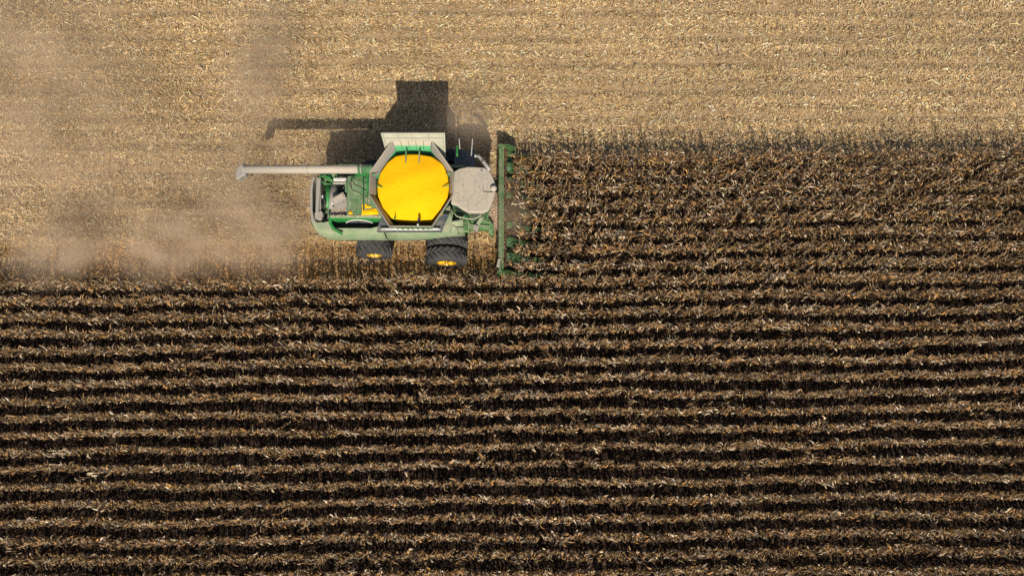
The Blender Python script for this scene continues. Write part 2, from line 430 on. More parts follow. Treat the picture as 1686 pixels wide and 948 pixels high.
V = np.concatenate([base[:, None] + ring[None] * 0.015, topp[:, None] + ring[None] * 0.013], 1).reshape(-1, 3)
F = (np.array([[0, 1, 5, 4], [1, 2, 6, 5], [2, 3, 7, 6], [3, 0, 4, 7], [4, 5, 6, 7]])[None] + (np.arange(n) * 8)[:, None, None]).reshape(-1, 4)
me = np_mesh('stubble', V, F, np.repeat(pal(n, [(0.36, 0.26, 0.13), (0.20, 0.13, 0.07), (0.42, 0.34, 0.21)], [2, 2, 1]), 8, 0)); me.materials.append(M['straw'])
o = bpy.data.objects.new('stubble', me); C.objects.link(o)
tag(o, 'short cut corn stubble in rows across the harvested ground', 'stubble', kind='stuff')

# ------------------------------------------------------------------ combine harvester
BASE = Vector((-4.9, YC, 0))
root = bpy.data.objects.new('combine_harvester', None); root.location = BASE; C.objects.link(root)
tag(root, 'dusty green combine harvester with a full grain tank cutting into the corn', 'combine harvester')

class MB:
    def __init__(s): s.bm = bmesh.new()
    def box(s, c, size, rot=None):
        m = Matrix.Translation(Vector(c)) @ (rot.to_4x4() if rot else Matrix()) @ Matrix.Diagonal((*size, 1))
        bmesh.ops.create_cube(s.bm, size=1, matrix=m); return s
    def prism(s, top, bot):
        """two matching rings of points"""
        a = [s.bm.verts.new(p) for p in top]; b = [s.bm.verts.new(p) for p in bot]; n = len(a)
        s.bm.faces.new(a); s.bm.faces.new(b[::-1])
        for i in range(n): s.bm.faces.new((a[i], b[i], b[(i + 1) % n], a[(i + 1) % n]))
        return s
    def px(s, pts, zt, zb):
        t = [P(x, y, zt) for x, y in pts]; return s.prism(t, [Vector((p.x, p.y, zb)) for p in t])
    def tube(s, pts, r, seg=8, cap=True):
        pts = [Vector(p) for p in pts]; rings = []
        rs = r if isinstance(r, (list, tuple)) else [r] * len(pts)
        for i, p in enumerate(pts):
            d = (pts[min(i + 1, len(pts) - 1)] - pts[max(i - 1, 0)]).normalized()
            a = d.orthogonal().normalized() if i == 0 else (a - d * a.dot(d)).normalized()
            b = d.cross(a)
            rings.append([s.bm.verts.new(p + (a * math.cos(6.28318 * k / seg) + b * math.sin(6.28318 * k / seg)) * rs[i]) for k in range(seg)])
        for A, B in zip(rings, rings[1:]):
            for k in range(seg): s.bm.faces.new((A[k], A[(k + 1) % seg], B[(k + 1) % seg], B[k]))
        if cap: s.bm.faces.new(rings[0][::-1]); s.bm.faces.new(rings[-1])
        return s
    def loft(s, rings, close=False, cap=True):
        R_ = [[s.bm.verts.new(p) for p in r] for r in rings]; n = len(R_[0])
        for A, B in zip(R_, R_[1:]):
            for k in range(n if close else n - 1): s.bm.faces.new((A[k], A[(k + 1) % n], B[(k + 1) % n], B[k]))
        if close and cap: s.bm.faces.new(R_[0][::-1]); s.bm.faces.new(R_[-1])
        return s
    def build(s, name, mat, parent=root, bevel=0.0, solid=0.0, smooth=False, seg=2):
        bmesh.ops.recalc_face_normals(s.bm, faces=s.bm.faces)
        off = BASE
        for v in s.bm.verts: v.co -= off
        me = bpy.data.meshes.new(name); s.bm.to_mesh(me); s.bm.free(); me.materials.append(mat)
        o = bpy.data.objects.new(name, me); C.objects.link(o); o.parent = parent
        if solid: md = o.modifiers.new('thickness', 'SOLIDIFY'); md.thickness = solid; md.offset = 0
        if bevel: md = o.modifiers.new('edges', 'BEVEL'); md.width = bevel; md.segments = seg; md.limit_method = 'ANGLE'
        if smooth: me.shade_smooth()
        return o
def V3(*a): return Vector(a)
def mir(y): return 2 * YC - y

# --- hull under the decks
MB().box((-5.65, YC, 1.75), (6.7, 3.0, 1.5)).build('hull', M['belly'], bevel=0.05)
MB().box((-3.15, YC, 1.0), (0.5, 4.4, 0.42)).build('axle', M['green'], bevel=0.03)
MB().box((-6.65, YC, 0.84), (0.32, 3.6, 0.3)).build('axle', M['green'], bevel=0.03)

# --- side panels: a bulged profile swept along X (south side seen, north side its mirror)
def side_profile(x, f, m_=False):
    pr = [(9.20, 1.15), (9.06, 1.7), (9.0, 2.2), (9.02, 2.55), (9.10, 2.85), (9.24, 3.10), (9.36, 3.17)]
    out = []
    cap = 9.36 - 0.19 * max(0.0, min(1.0, (x + 8.75) / 0.5)) * max(0.0, min(1.0, (-5.85 - x) / 0.4))
    for y, z in pr:
        y = min(y, cap) + (0.0 if m_ else f)
        z = min(z, 3.17 - (9.36 - cap) * 0.3)
        out.append(V3(x, mir(y) - 0.2 if m_ else y, z))
    return out
for m_ in (False, True):  # north panels get a darker green that paints in the auger's shade
    xs = [(-9.1, 0.36), (-8.95, 0.18), (-8.7, 0.06), (-8.4, 0.0), (-8.1, 0.0), (-7.2, 0.0), (-6.4, -0.01), (-6.1, -0.01), (-5.82, -0.01)]
    MB().loft([side_profile(x, f, m_) for x, f in xs]).build('side_panel', M['green'] if m_ else M['green_pale'], solid=0.04, smooth=True)
    xs = [(-5.76, -0.01), (-5.0, -0.01), (-4.2, 0.02), (-3.4, 0.06), (-2.7, 0.14), (-2.2, 0.22)]
    MB().loft([side_profile(x, f, m_) for x, f in xs]).build('side_panel', M['green'] if m_ else M['green_pale'], solid=0.04, smooth=True)

# --- rear hood frame: rounded rim round the open engine bay
rim_out = [(516, 290), (512, 297), (510, 312), (510, 345), (512, 360), (516, 368), (520, 366), (516.5, 358), (514.5, 345), (514.5, 312), (516, 298), (519, 292)]
MB().px(rim_out, 3.22, 2.2).build('rear_hood', M['galv'], bevel=0.03)
MB().px([(521, 292), (528, 293), (526, 330), (524, 352), (519, 352), (520, 320)], 3.28, 3.05).build('hood_post', M['galv'], bevel=0.02)
MB().px([(518, 350), (529, 347), (532, 352), (529, 360), (524, 362), (518, 359)], 3.25, 3.05).build('work_lamp', M['galv'], bevel=0.012)
MB().tube([P(517, 360, 3.1), P(526, 373, 3.12)], 0.035).tube([P(522, 349, 3.2), P(531, 372, 3.0)], 0.02).build('lamp_bracket', M['galv'])
# rear discharge / chopper housing below the hood
MB().prism([V3(-9.0, 9.7, 2.5), V3(-9.0, 11.9, 2.5), V3(-8.3, 11.9, 2.6), V3(-8.3, 9.7, 2.6)], [V3(-9.35, 9.6, 1.0), V3(-9.35, 12.0, 1.0), V3(-8.4, 12.0, 1.0), V3(-8.4, 9.6, 1.0)]).build('straw_chopper', M['green'], bevel=0.04)

# --- engine bay contents
bay = MB().px([(522, 290), (572, 290), (572, 372), (530, 374), (520, 360)], 2.52, 2.30).build('engine_bay_floor', M['black'])
# green curved shroud and grey drum: half cylinders lying across
def halfcyl(px0, px1, y0, y1, zc, mat, name, n=10):
    a, b = P(px0, (y0 + y1) / 2, zc), P(px1, (y0 + y1) / 2, zc)
    ya, yb = P((px0 + px1) / 2, y1, zc).y, P((px0 + px1) / 2, y0, zc).y
    r = (b.x - a.x) / 2; cx = (a.x + b.x) / 2
    rings = []
    for i in range(n + 1):
        t = math.pi * i / n
        rings.append([V3(cx - r * math.cos(t), ya, zc - r + r * math.sin(t)), V3(cx - r * math.cos(t), yb, zc - r + r * math.sin(t))])
    m = MB().loft(rings)
    f = [m.bm.verts[:]]
    return m.build(name, mat, solid=0.03, smooth=True)
halfcyl(532, 544, 305, 342, 2.95, M['green_clean'], 'engine_shroud')
halfcyl(541, 554, 304, 344, 3.0, M['galv'], 'exhaust_muffler')
MB().tube([P(534, 318, 3.08), P(533, 328, 3.12), P(536, 336, 3.0), P(533, 346, 2.9)], 0.05).tube([P(530, 333, 3.02), P(529, 346, 2.95)], 0.09).build('hose', M['black'], smooth=True)
MB().tube([P(531, 322, 3.14), P(531, 326, 3.14)], 0.04).build('filler_cap', M['white'])
a = P(558, 327.5, 3.32)
MB().box(a, (0.64, 0.33, 0.22), Matrix.Rotation(R(30), 3, 'Z')).build('air_cleaner_box', M['galv'], bevel=0.025)
b_ = MB().box(a + V3(0, 0, 0.125), (0.5, 0.2, 0.03), Matrix.Rotation(R(30), 3, 'Z')).build('box_lid', M['beige'], bevel=0.01)
MB().px([(546, 341), (571, 326), (571, 353), (544, 353)], 3.14, 2.95).build('cover_plate', M['galv'], bevel=0.015)
for q in ((551, 349), (566, 349), (566, 334)):
    MB().tube([P(*q, 3.14), P(*q, 3.17)], 0.03).build('bolt', M['grey_dark'])
MB().box(P(560, 296, 3.25), (0.60, 0.14, 0.16)).build('coolant_tank', M['white'], bevel=0.03)
MB().box(P(559, 302, 3.2), (0.62, 0.10, 0.10)).build('coolant_pipe', M['galv'], bevel=0.03)
MB().tube([P(524, 290, 3.2), P(534, 291, 3.22), P(543, 298, 3.2), P(556, 301, 3.15)], 0.03).tube([P(530, 288, 3.2), P(541, 292, 3.2), P(549, 299, 3.15)], 0.03).tube([P(524, 296, 3.1), P(536, 303, 3.15), P(546, 303, 3.1)], 0.035).build('coolant_hose', M['green_clean'], smooth=True)
MB().px([(531, 287), (552, 287), (552, 296), (546, 297), (536, 292)], 3.0, 2.9).build('side_guard', M['green_clean'])
MB().px([(568, 298), (571, 298), (571, 316), (568, 316)], 3.35, 3.0).build('service_door_edge', M['green_deck'], bevel=0.01)
MB().px([(527, 288), (529, 288), (528, 360), (526, 360)], 3.16, 3.1).build('brace_bar', M['galv'])

# --- deck behind the tank
MB().px([(572, 290), (598, 290), (598, 353), (571, 353)], 3.34, 2.9).build('engine_deck', M['green_deck'], bevel=0.02)
MB().px([(599, 290), (628, 290), (628, 353), (599, 353)], 3.36, 2.9).build('engine_deck', M['green_deck'], bevel=0.02)
MB().px([(543, 354), (628, 354), (628, 358), (543, 358)], 3.36, 3.0).build('deck_trim', M['green_pale'], bevel=0.015)
MB().px([(543, 358.3), (628, 358.3), (628, 360.2), (543, 360.2)], 3.30, 2.78).build('inner_fender', M['green_clean'], bevel=0.01)
MB().box((-7.35, 9.42, 2.2), (2.9, 0.62, 0.06)).build('screen_well', M['black'])
for i in range(5):
    x = -6.6 - i * 0.42
    MB().box((x, 9.4, 2.27), (0.05, 0.5, 0.05)).build('well_rib', M['grey_dark'])
# rotary cooling screen standing in the well
cx, cy, cz = P(591, 370, 2.85); cy = 9.545; cz = 2.95
m = MB(); nseg = 28
for r0, r1, y0 in ((0.70, 0.66, 0.0),):
    m.tube([(cx, cy - 0.01, cz - 0.35), (cx, cy + 0.03, cz - 0.35)], 0.60, 36)
m.build('rotary_screen', M['grey_dark'], smooth=False)
MB().box((cx, cy - 0.02, 2.8), (0.03, 0.03, 0.8)).build('screen_arm', M['black'])
m = MB(); pts = [(cx + 0.62 * math.cos(t), cy - 0.01, cz - 0.35 + 0.62 * math.sin(t)) for t in np.linspace(0, math.pi, 24)]
m.tube(pts, 0.03).build('screen_hoop', M['white'], smooth=True)
MB().px([(541, 352), (545, 356), (546, 368), (552, 376), (563, 383), (561, 385), (548, 378), (541, 368)], 3.2, 3.0).build('panel_edge', M['green_clean'], bevel=0.01)
# upper shoulder shelf of the side panel
MB().px([(519, 369), (526, 378), (548, 379), (544, 372), (541, 364), (534, 366), (524, 366)], 3.185, 3.1).build('panel_shoulder', M['green_pale'], bevel=0.01)
MB().px([(724, 381), (733, 357), (742, 350), (744, 372), (740, 381)], 3.19, 3.0).build('panel_shoulder', M['green_pale'], bevel=0.01)

# handrail wires over the deck
MB().tube([P(581, 281, 3.9), P(581, 292, 3.72), P(604, 302, 3.72)], 0.018).tube([P(581, 292, 3.75), P(575, 303, 3.75), P(580, 312, 3.75), P(602, 322.5, 3.75), P(607, 319, 3.75)], 0.018).build('handrail', M['black'], smooth=True)
for q in ((575, 303), (602, 322), (581, 292)):
    p = P(*q, 3.75); MB().tube([p, V3(p.x, p.y, 3.3)], 0.016).build('rail_post', M['green_clean'])
MB().px([(583, 281), (608, 281), (608, 284.5), (583, 284.5)], 3.9, 3.75).build('auger_saddle', M['black'], bevel=0.01)
MB().px([(604, 285), (607, 285), (607, 321), (604, 321)], 3.60, 3.36).build('deck_rail', M['green_clean'], bevel=0.01)
MB().px([(583, 286), (603, 286), (603, 289), (583, 289)], 3.5, 3.4).build('deck_step', M['green_clean'], bevel=0.01)

for xx in (578, 586, 593):
    MB().tube([P(xx, 326, 3.345), P(xx, 350, 3.345)], 0.008, 4).build('panel_seam', M['grey_dark'])
for q in ((573.5, 292), (573.5, 350), (596, 350), (596, 325), (601, 350), (601, 327), (620, 331)):
    p = P(*q, 3.35); MB().tube([p, p + V3(0, 0, 0.02)], 0.022, 8).build('bolt', M['grey_dark'])
for i in range(7):
    MB().box(P(585, 329 + i * 2.6, 3.347), (0.34, 0.025, 0.014)).build('vent_slat', M['green'])
MB().tube([P(571, 300, 3.2), P(566, 309, 3.15), P(560, 318, 3.0), P(552, 321, 2.95), P(548, 331, 3.0)], 0.028).build('hose', M['black'], smooth=True)
MB().tube([P(572, 331, 3.25), P(570, 322, 3.3), P(573, 316, 3.3)], 0.03).build('hose', M['black'], smooth=True)
MB().tube([P(531, 366, 2.9), P(540, 361, 2.95), P(541, 350, 2.9), P(536, 344, 2.85)], 0.035).build('hose', M['galv'], smooth=True)

# --- unloading auger folded back along the north side
ya = P(500, 279, 4.0).y; xt = P(402, 279, 4.0).x
A = MB(); 
A.tube([(xt, ya, 4.0), (-4.7, ya, 4.0)], 0.19, 24).build('auger_tube', M['beige'], smooth=True)
for x in (P(404, 279, 4).x, P(507, 279, 4).x, P(595, 279, 4).x):
    fl = MB().tube([(x - 0.02, ya, 4.0), (x + 0.02, ya, 4.0)], 0.222, 24).build('flange', M['galv'])
    fl = MB().box((x, ya + 0.1, 4.20), (0.09, 0.06, 0.08)).build('flange_bolt', M['grey_dark'])
MB().tube([(xt + 0.1, ya + 0.12, 4.18), (-5.0, ya + 0.12, 4.18)], 0.016).build('auger_light_cable', M['black'])
MB().tube([(-6.85, ya, 3.98), (-4.75, ya, 3.98)], 0.212, 24).build('auger_sleeve', M['green_deck'], smooth=True)
# spout: bent boot turning down
bt = [P(x, y, 4.08) for x, y in ((405, 270.5), (397, 270), (391, 275), (387.5, 284), (387.5, 295), (392, 295.5), (399, 290), (405, 287))]
MB().prism(bt, [V3(p.x * 0.9 + bt[3].x * 0.1 - 0.06, p.y + 0.10, 3.5) for p in bt]).build('auger_spout', M['galv'], bevel=0.06, seg=3)
MB().tube([(xt + 0.35, ya - 0.26, 3.95), (xt + 0.35, ya - 0.26, 4.02)], 0.05).build('auger_lamp', M['black'])
MB().tube([(-4.9, ya, 4.0), (-4.7, ya, 4.0), (-4.6, ya, 3.8), (-4.6, ya, 2.6)], 0.27, 16).build('auger_elbow', M['green'], smooth=True)
MB().tube([(-8.0, ya, 3.74), (-8.0, ya, 3.1)], 0.04).box((-8.0, ya, 3.75), (0.12, 0.5, 0.06)).build('auger_rest', M['green'])

# --- grain tank: octagonal mouth
OUT = [(646, 231.6), (710, 231.6), (746, 282), (746, 321), (711.5, 373), (641, 372.5), (608, 321), (609, 284)]
ZR, ZI = 4.95, 4.50
out = [P(x, y, ZR) for x, y in OUT]
cen = Vector((sum(p.x for p in out) / 8, sum(p.y for p in out) / 8, 0))
def inset(p, k, z): return Vector((cen.x + (p.x - cen.x) * k, cen.y + (p.y - cen.y) * k, z))
inn = [inset(p, 0.895, ZI) for p in out]
low = [inset(p, 0.78, 3.2) for p in out]
side_mats = ['tankwall', 'galv', 'galv', 'galv', 'grey_dark', 'galv', 'galv', 'galv']
for i in range(8):
    a, b = out[i], out[(i + 1) % 8]; c, d = inn[(i + 1) % 8], inn[i]
    m = MB(); t = V3(0, 0, -0.03)
    n_ = (b - a).cross(d - a).normalized() * 0.03
    if n_.z > 0: n_ = -n_
    m.prism([a, b, c, d], [a + n_, b + n_, c + n_, d + n_])
    pn = m.build('tank_extension', M[side_mats[i]], bevel=0.006)
    # folded rim along the upper edge and a stiffening rib
    m = MB().tube([a, b], 0.022, 8).build('rim_tube', M['beige' if i in (0, 1, 7) else 'galv'], pn)
    for f in ((0.2, 0.4, 0.6, 0.8) if i in (0,) else (0.03,)):
        u = a.lerp(b, f); v = d.lerp(c, f)
        MB().tube([u - n_ * 0.2, v - n_ * 0.2], 0.012, 6).build('rib', M['grey_dark'] if i else M['green'], pn)
# tank walls below the extensions (outer shell) with the north wall's inner face scoured green
for i in range(8):
    a, b = inn[i], inn[(i + 1) % 8]; c, d = low[(i + 1) % 8], low[i]
    m = MB(); n_ = (b - a).cross(d - a).normalized() * 0.025
    if n_.dot(a - cen) < 0: n_ = -n_
    m.prism([a, b, c, d], [a + n_, b + n_, c + n_, d + n_]).build('tank_wall', M['tankwall'] if i in (0, 7, 1) else M['green'], bevel=0.004)
# vertical ribs outside on the south wall
for f in np.linspace(0.12, 0.88, 6):
    a = out[5].lerp(out[4], f); b = low[5].lerp(low[4], f)
    MB().tube([a + V3(0, -0.03, -0.04), inn[5].lerp(inn[4], f) + V3(0, -0.05, 0), b + V3(0, -0.05, 0)], 0.02, 6).build('tank_rib', M['green_clean'])
# raised north flap (the tall cover)
za, zb = 5.30, 4.20
fa, fb = P(627, 220, za), P(732.5, 220, za); fy = fa.y
def fp(x, z): return V3(x, fy - (za - z) * 0.60, z)
xl, xr = out[0].x - 0.03, out[1].x + 0.03
ol = [fp(fa.x, za), fp(fb.x, za), fp(fb.x - 0.05, zb), fp(xr, zb), fp(xr, ZR + 0.01), fp(xl, ZR + 0.01), fp(xl, zb), fp(fa.x + 0.12, zb)]
m = MB().prism(ol, [p + V3(0, 0.03, 0.015) for p in ol])
flap = m.build('tank_cover_flap', M['flap'])
for f in (0.03, 0.27, 0.48, 0.74, 0.97):
    x = fa.x + (fb.x - fa.x) * f; ze = ZR + 0.02 if 0.1 < f < 0.9 else zb + 0.05
    MB().tube([fp(x, za - 0.02) - V3(0, 0.012, 0), fp(x + (0.09 if f < 0.1 else -0.03 if f > 0.9 else 0), ze) - V3(0, 0.012, 0)], 0.014, 6).build('flap_rib', M['galv'], flap)
MB().tube([fp(fa.x + 0.08, za - 0.2) - V3(0, 0.015, 0), fp(fb.x - 0.08, za - 0.2) - V3(0, 0.015, 0)], 0.02, 6).build('flap_rail', M['galv'], flap)
MB().tube([(fa.x, fy, za), (fb.x, fy, za)], 0.022, 6).build('flap_edge', M['beige'], flap)
# braces and sensor brackets inside the mouth
for (x0, y0, z0), (x1, y1, z1) in (((668.5, 249, 4.95), (668, 271, 4.78)), ((690.5, 249, 4.95), (690, 271, 4.78))):
    MB().tube([P(x0, y0, z0), P(x1, y1, z1)], 0.03, 6).build('tank_brace', M['green'])
for (x0, y0), (x1, y1) in (((621, 306), (631, 308.5)), ((740, 305), (728, 308)), ((612, 287), (623, 289)), ((744, 285), (733, 288))):
    MB().tube([P(x0, y0, 4.86), P(x1, y1, 4.80)], [0.035, 0.012], 6).build('tank_brace', M['green_clean'])
MB().box(P(650, 359, 4.92), (0.04, 0.10, 0.22)).build('level_sensor', M['green_clean'])
MB().box(P(690, 362, 4.94), (0.10, 0.12, 0.24)).build('level_sensor', M['black'], bevel=0.01)
MB().tube([P(688, 369, 4.95), P(688, 371, 4.97)], 0.045).build('sensor_cap', M['white'])

# --- slate deck south of the tank with its white rail
MB().px([(628, 352), (740, 352), (727, 380.5), (620, 380.5)], 3.26, 3.05).build('service_deck', M['slate'], bevel=0.012)
p0, p1 = P(627, 377, 3.36), P(725, 377, 3.36)
rail = MB().tube([p0, p1], 0.062, 14).build('deck_rail_tube', M['white'], smooth=True)
for x in (627, 655, 672, 698, 723):
    p = P(x, 377, 3.43); MB().tube([p - V3(0, 0, 0.02), p + V3(0, 0, 0.012)], 0.028).build('rail_bolt', M['grey_dark'], rail)

# --- cab
ROOF = [(747, 282), (756, 277), (770, 274), (784, 274.5), (797, 275.5), (804, 279), (809, 286), (813, 294), (815.5, 303), (815.5, 315), (813, 326), (809, 337), (804.5, 346), (796, 350), (784, 350), (772, 350), (762, 345), (752, 338), (742, 335)]
top = [P(x, y, 3.95) for x, y in ROOF]; rc = Vector((sum(p.x for p in top) / len(top), sum(p.y for p in top) / len(top), 3.95))
lo = [Vector((p.x, p.y, 3.74)) for p in top]
roof = MB().prism(top, lo).build('cab_roof', M['beige'], bevel=0.07, seg=4)
def emboss(pts, z=3.952):
    q = [P(x, y, z) for x, y in pts]
    MB().tube(q, 0.011, 5).build('roof_seam', M['galv'], roof)
emboss([(756, 283), (771, 283), (782, 295), (782, 318), (771, 331), (757, 331)])
emboss([(750, 286), (755, 286), (756, 299), (749, 300)]); emboss([(748, 317), (755, 318), (755, 331), (748, 331)])
emboss([(785, 286), (805, 290)]); emboss([(787, 290), (801, 295), (805, 296)])
emboss([(785, 338), (788, 324), (803, 320)]); emboss([(788, 336), (792, 328), (805, 324)])
emboss([(772, 276), (773, 284)]); emboss([(771, 331), (772, 349)])
emboss([(796, 303), (796, 314), (802, 314), (802, 303)])
emboss([(763, 302), (763, 312)])
MB().px([(795, 315), (812, 315.5), (812, 317), (795, 316)], 3.965, 3.95).build('roof_notch', M['black'], roof)
MB().px([(808, 304), (815, 304), (816, 314), (808, 314)], 3.97, 3.9).build('roof_recess', M['black'], roof, bevel=0.01)
g = P(812.5, 310, 4.02)
MB().tube([g - V3(0.0, 0, 0.06), g, g + V3(0, 0, 0.07), g + V3(0, 0, 0.11)], [0.13, 0.15, 0.12, 0.04], 20).build('antenna_dome', M['beige'], roof, smooth=True)
MB().tube([P(793, 281, 3.95), P(793, 281, 3.985)], 0.05).build('roof_beacon', M['grey_dark'], roof)
MB().tube([P(784, 338, 3.95), P(784, 338, 3.97)], 0.03).build('roof_bolt', M['grey_dark'], roof)
# cab body: glazed box under the roof
def shrink(p, k, z, dx=0): return Vector((rc.x + (p.x - rc.x) * k + dx, rc.y + (p.y - rc.y) * k, z))
cb_t = [shrink(p, 0.93, 3.74) for p in top]; cb_b = [shrink(p, 0.80, 2.0, -0.1) for p in top]
MB().prism(cb_t, cb_b).build('cab_glass', M['glass'])
MB().prism([shrink(p, 0.84, 2.01, -0.1) for p in top], [shrink(p, 0.8, 1.75, -0.1) for p in top]).build('cab_floor', M['green'], bevel=0.02)
MB().box((-2.15, YC, 2.45), (0.5, 0.55, 0.5)).box((-2.38, YC, 2.95), (0.14, 0.5, 0.7)).build('seat', M['black'], bevel=0.08)
for i in (0, 4, 12, 18, 15):
    MB().tube([shrink(top[i], 0.94, 3.75), shrink(top[i], 0.815, 2.0, -0.1)], 0.035).build('cab_pillar', M['green'])
# front light bar arm sweeping past the north corner, and mirrors on rods
MB().tube([P(783, 256, 3.85), P(789, 258, 3.87), P(795, 265, 3.88), P(801, 273, 3.88), P(807, 281, 3.88)], [0.05, 0.075, 0.085, 0.09, 0.09]).build('mirror_arm', M['galv'], smooth=True)
MB().box(P(785.5, 257, 3.83), (0.22, 0.10, 0.12)).build('work_lamp', M['white'], bevel=0.02)
MB().box(P(794, 265, 3.98), (0.07, 0.07, 0.06)).build('work_lamp', M['black'])
MB().tube([P(756, 229, 2.9), P(757, 245, 3.0)], 0.025).build('mirror_rod', M['white'])
MB().tube([P(778, 229, 2.9), P(776, 256, 3.1)], 0.025).build('mirror_rod', M['white'])
MB().box(P(753, 250, 2.9), (0.09, 0.50, 0.30)).build('mirror', M['green_clean'], bevel=0.03)
MB().box(P(765, 262, 1.95), (1.0, 0.9, 0.06)).build('left_platform', M['grey_dark'], bevel=0.01)

# --- right-hand (south) platform, rails and ladder
pl = MB().px([(742, 345), (746, 366), (757, 382), (773, 382), (773, 352), (757, 345)], 2.35, 2.22).build('platform', M['green_clean'], bevel=0.01)
for i in range(6):
    y = 366 + i * 2.5; MB().tube([P(754 + (0 if i < 5 else 2), y, 2.37), P(771, y, 2.37)], 0.014, 5).build('tread_slat', M['green'], pl)
MB().px([(731, 346), (741, 338), (744, 345), (743, 362), (739, 372), (733, 362)], 3.0, 2.4).build('tank_corner_panel', M['green_pale'], bevel=0.02)
MB().tube([P(741, 342, 3.2), P(745, 352, 3.2), P(742, 368, 3.15), P(753, 380, 3.1), P(771, 381, 3.1), P(772, 367, 3.15), P(768, 361, 3.2)], 0.028).build('platform_handrail', M['green_pale'], smooth=True)
for q in ((742, 368), (753, 380), (771, 381), (772, 367)):
    p = P(*q, 3.1); MB().tube([p, V3(p.x, p.y, 2.3)], 0.02).build('rail_post', M['green_pale'])
MB().tube([P(745, 347, 3.45), P(752, 356, 3.45), P(766, 360, 3.45), P(780, 361, 3.45), P(790, 356, 3.5), P(793, 350, 3.5)], 0.03).build('door_rail', M['green_pale'], smooth=True)
MB().tube([P(754, 368, 3.0), P(757, 360, 3.1), P(765, 356, 3.15)], 0.018).tube([P(752, 375, 3.0), P(768, 376, 3.0)], 0.018).build('inner_rail', M['green_pale'], smooth=True)
MB().px([(795, 351), (800, 353), (789, 371), (784, 368)], 2.7, 2.62).build('ladder_plate', M['green_pale'], bevel=0.01)
MB().px([(781, 369), (789, 373), (786, 382), (779, 377)], 2.3, 2.1).build('ladder_foot', M['galv'], bevel=0.01)
MB().px([(773, 352), (796, 352), (806, 361), (813, 372), (812, 388), (806, 385), (803, 377), (773, 377)], 1.7, 1.35).build('ladder_bracket', M['green'], bevel=0.02)
MB().tube([P(776, 364, 1.8), P(790, 362, 1.8), P(806, 366, 1.75)], 0.025).tube([P(774, 370, 1.8), P(806, 372, 1.75)], 0.02).build('hydraulic_line', M['green_pale'], smooth=True)

# --- feeder house
fx0, fx1 = -2.6, -0.55
MB().prism([V3(fx0, YC - .72, 2.0), V3(fx0, YC + .72, 2.0), V3(fx1, YC + .72, 1.1), V3(fx1, YC - .72, 1.1)],
           [V3(fx0, YC - .72, 1.2), V3(fx0, YC + .72, 1.2), V3(fx1, YC + .72, .45), V3(fx1, YC - .72, .45)]).build('feeder_house', M['green'], bevel=0.02)

# --- corn head: one part whose pieces are sub-parts
hx = -0.55; hy0, hy1 = YC - 3.2, YC + 3.25
head = MB().box((hx + 0.12, (hy0 + hy1) / 2, 0.85), (0.06, hy1 - hy0, 0.75)).build('corn_head', M['green'], bevel=0.01)
MB().box((hx, (hy0 + hy1) / 2, 1.28), (0.18, hy1 - hy0, 0.2)).build('frame_beam', M['beam'], head, bevel=0.02)
MB().box((hx + 0.25, (hy0 + hy1) / 2, 0.46), (0.55, hy1 - hy0, 0.05)).build('auger_trough', M['green'], head)
ax = hx + 0.24; m = MB().tube([(ax, hy0 + 0.1, 0.7), (ax, hy1 - 0.1, 0.7)], 0.08, 12)
for sgn, ys, ye in ((1, hy0 + 0.15, YC - 0.6), (-1, hy1 - 0.15, YC + 0.6)):
    L = abs(ye - ys); nt_ = int(L / 0.45 * 16); prev = None
    for i in range(nt_ + 1):
        t = i / 16 * 2 * math.pi; y = ys + (ye - ys) * i / nt_
        a = m.bm.verts.new((ax + 0.08 * math.cos(t), y, 0.7 + 0.08 * math.sin(t)))
        b = m.bm.verts.new((ax + 0.12 * math.cos(t), y, 0.7 + 0.12 * math.sin(t)))
        if prev: m.bm.faces.new((prev[0], prev[1], b, a))
        prev = (a, b)
m.build('cross_auger', M['grey_dark'], head)
def snout(y, w, l0=-0.27, tip=1.75, zt=1.02, end=False):
    rings = []
    for x, hw, zz in ((l0, w, zt), (l0 + 0.22, w, zt), (l0 + 0.55, w * 0.70, zt * 0.72), (l0 + 1.2, w * 0.5, zt * 0.45), (tip - 0.1, w * 0.22, 0.2), (tip, w * 0.05, 0.1)):
        rings.append([V3(x, y - hw, max(0.08, zz - 0.42)), V3(x, y - hw * 0.86, zz - 0.16), V3(x, y - hw * 0.35, zz), V3(x, y + hw * 0.35, zz), V3(x, y + hw * 0.86, zz - 0.16), V3(x, y + hw, max(0.08, zz - 0.42))])
    return MB().loft(rings, close=True).build('end_divider' if end else 'snout', M['snout'], head, smooth=False, bevel=0.02)
for k in range(-3, 4): snout(YC + k * PITCH, 0.31)
snout(YC - 4 * PITCH - 0.03, 0.2, -0.62, 2.75, 1.15, True); snout(YC + 4 * PITCH + 0.03, 0.2, -0.62, 2.5, 0.95, True)
for s_, yy in ((1, hy0 + 0.03), (-1, hy1 - 0.03)):
    MB().prism([V3(hx - 0.15, yy - 0.05, 1.3), V3(hx + 0.35, yy - 0.05, 1.25), V3(hx + 0.75, yy - 0.05, 0.95), V3(hx + 0.75, yy + 0.05, 0.95), V3(hx + 0.35, yy + 0.05, 1.25), V3(hx - 0.15, yy + 0.05, 1.3)],
               [V3(hx - 0.15, yy - 0.05, .3), V3(hx + 0.35, yy - 0.05, .3), V3(hx + 0.75, yy - 0.05, .3), V3(hx + 0.75, yy + 0.05, .3), V3(hx + 0.35, yy + 0.05, .3), V3(hx - 0.15, yy + 0.05, .3)]).build('end_plate', M['beam'], head, bevel=0.02)
p = P(821, 433, 1.4); MB().box(p, (0.14, 0.42, 0.1), Matrix.Rotation(R(-12), 3, 'Z')).build('reflector_bracket', M['galv'], head, bevel=0.02)
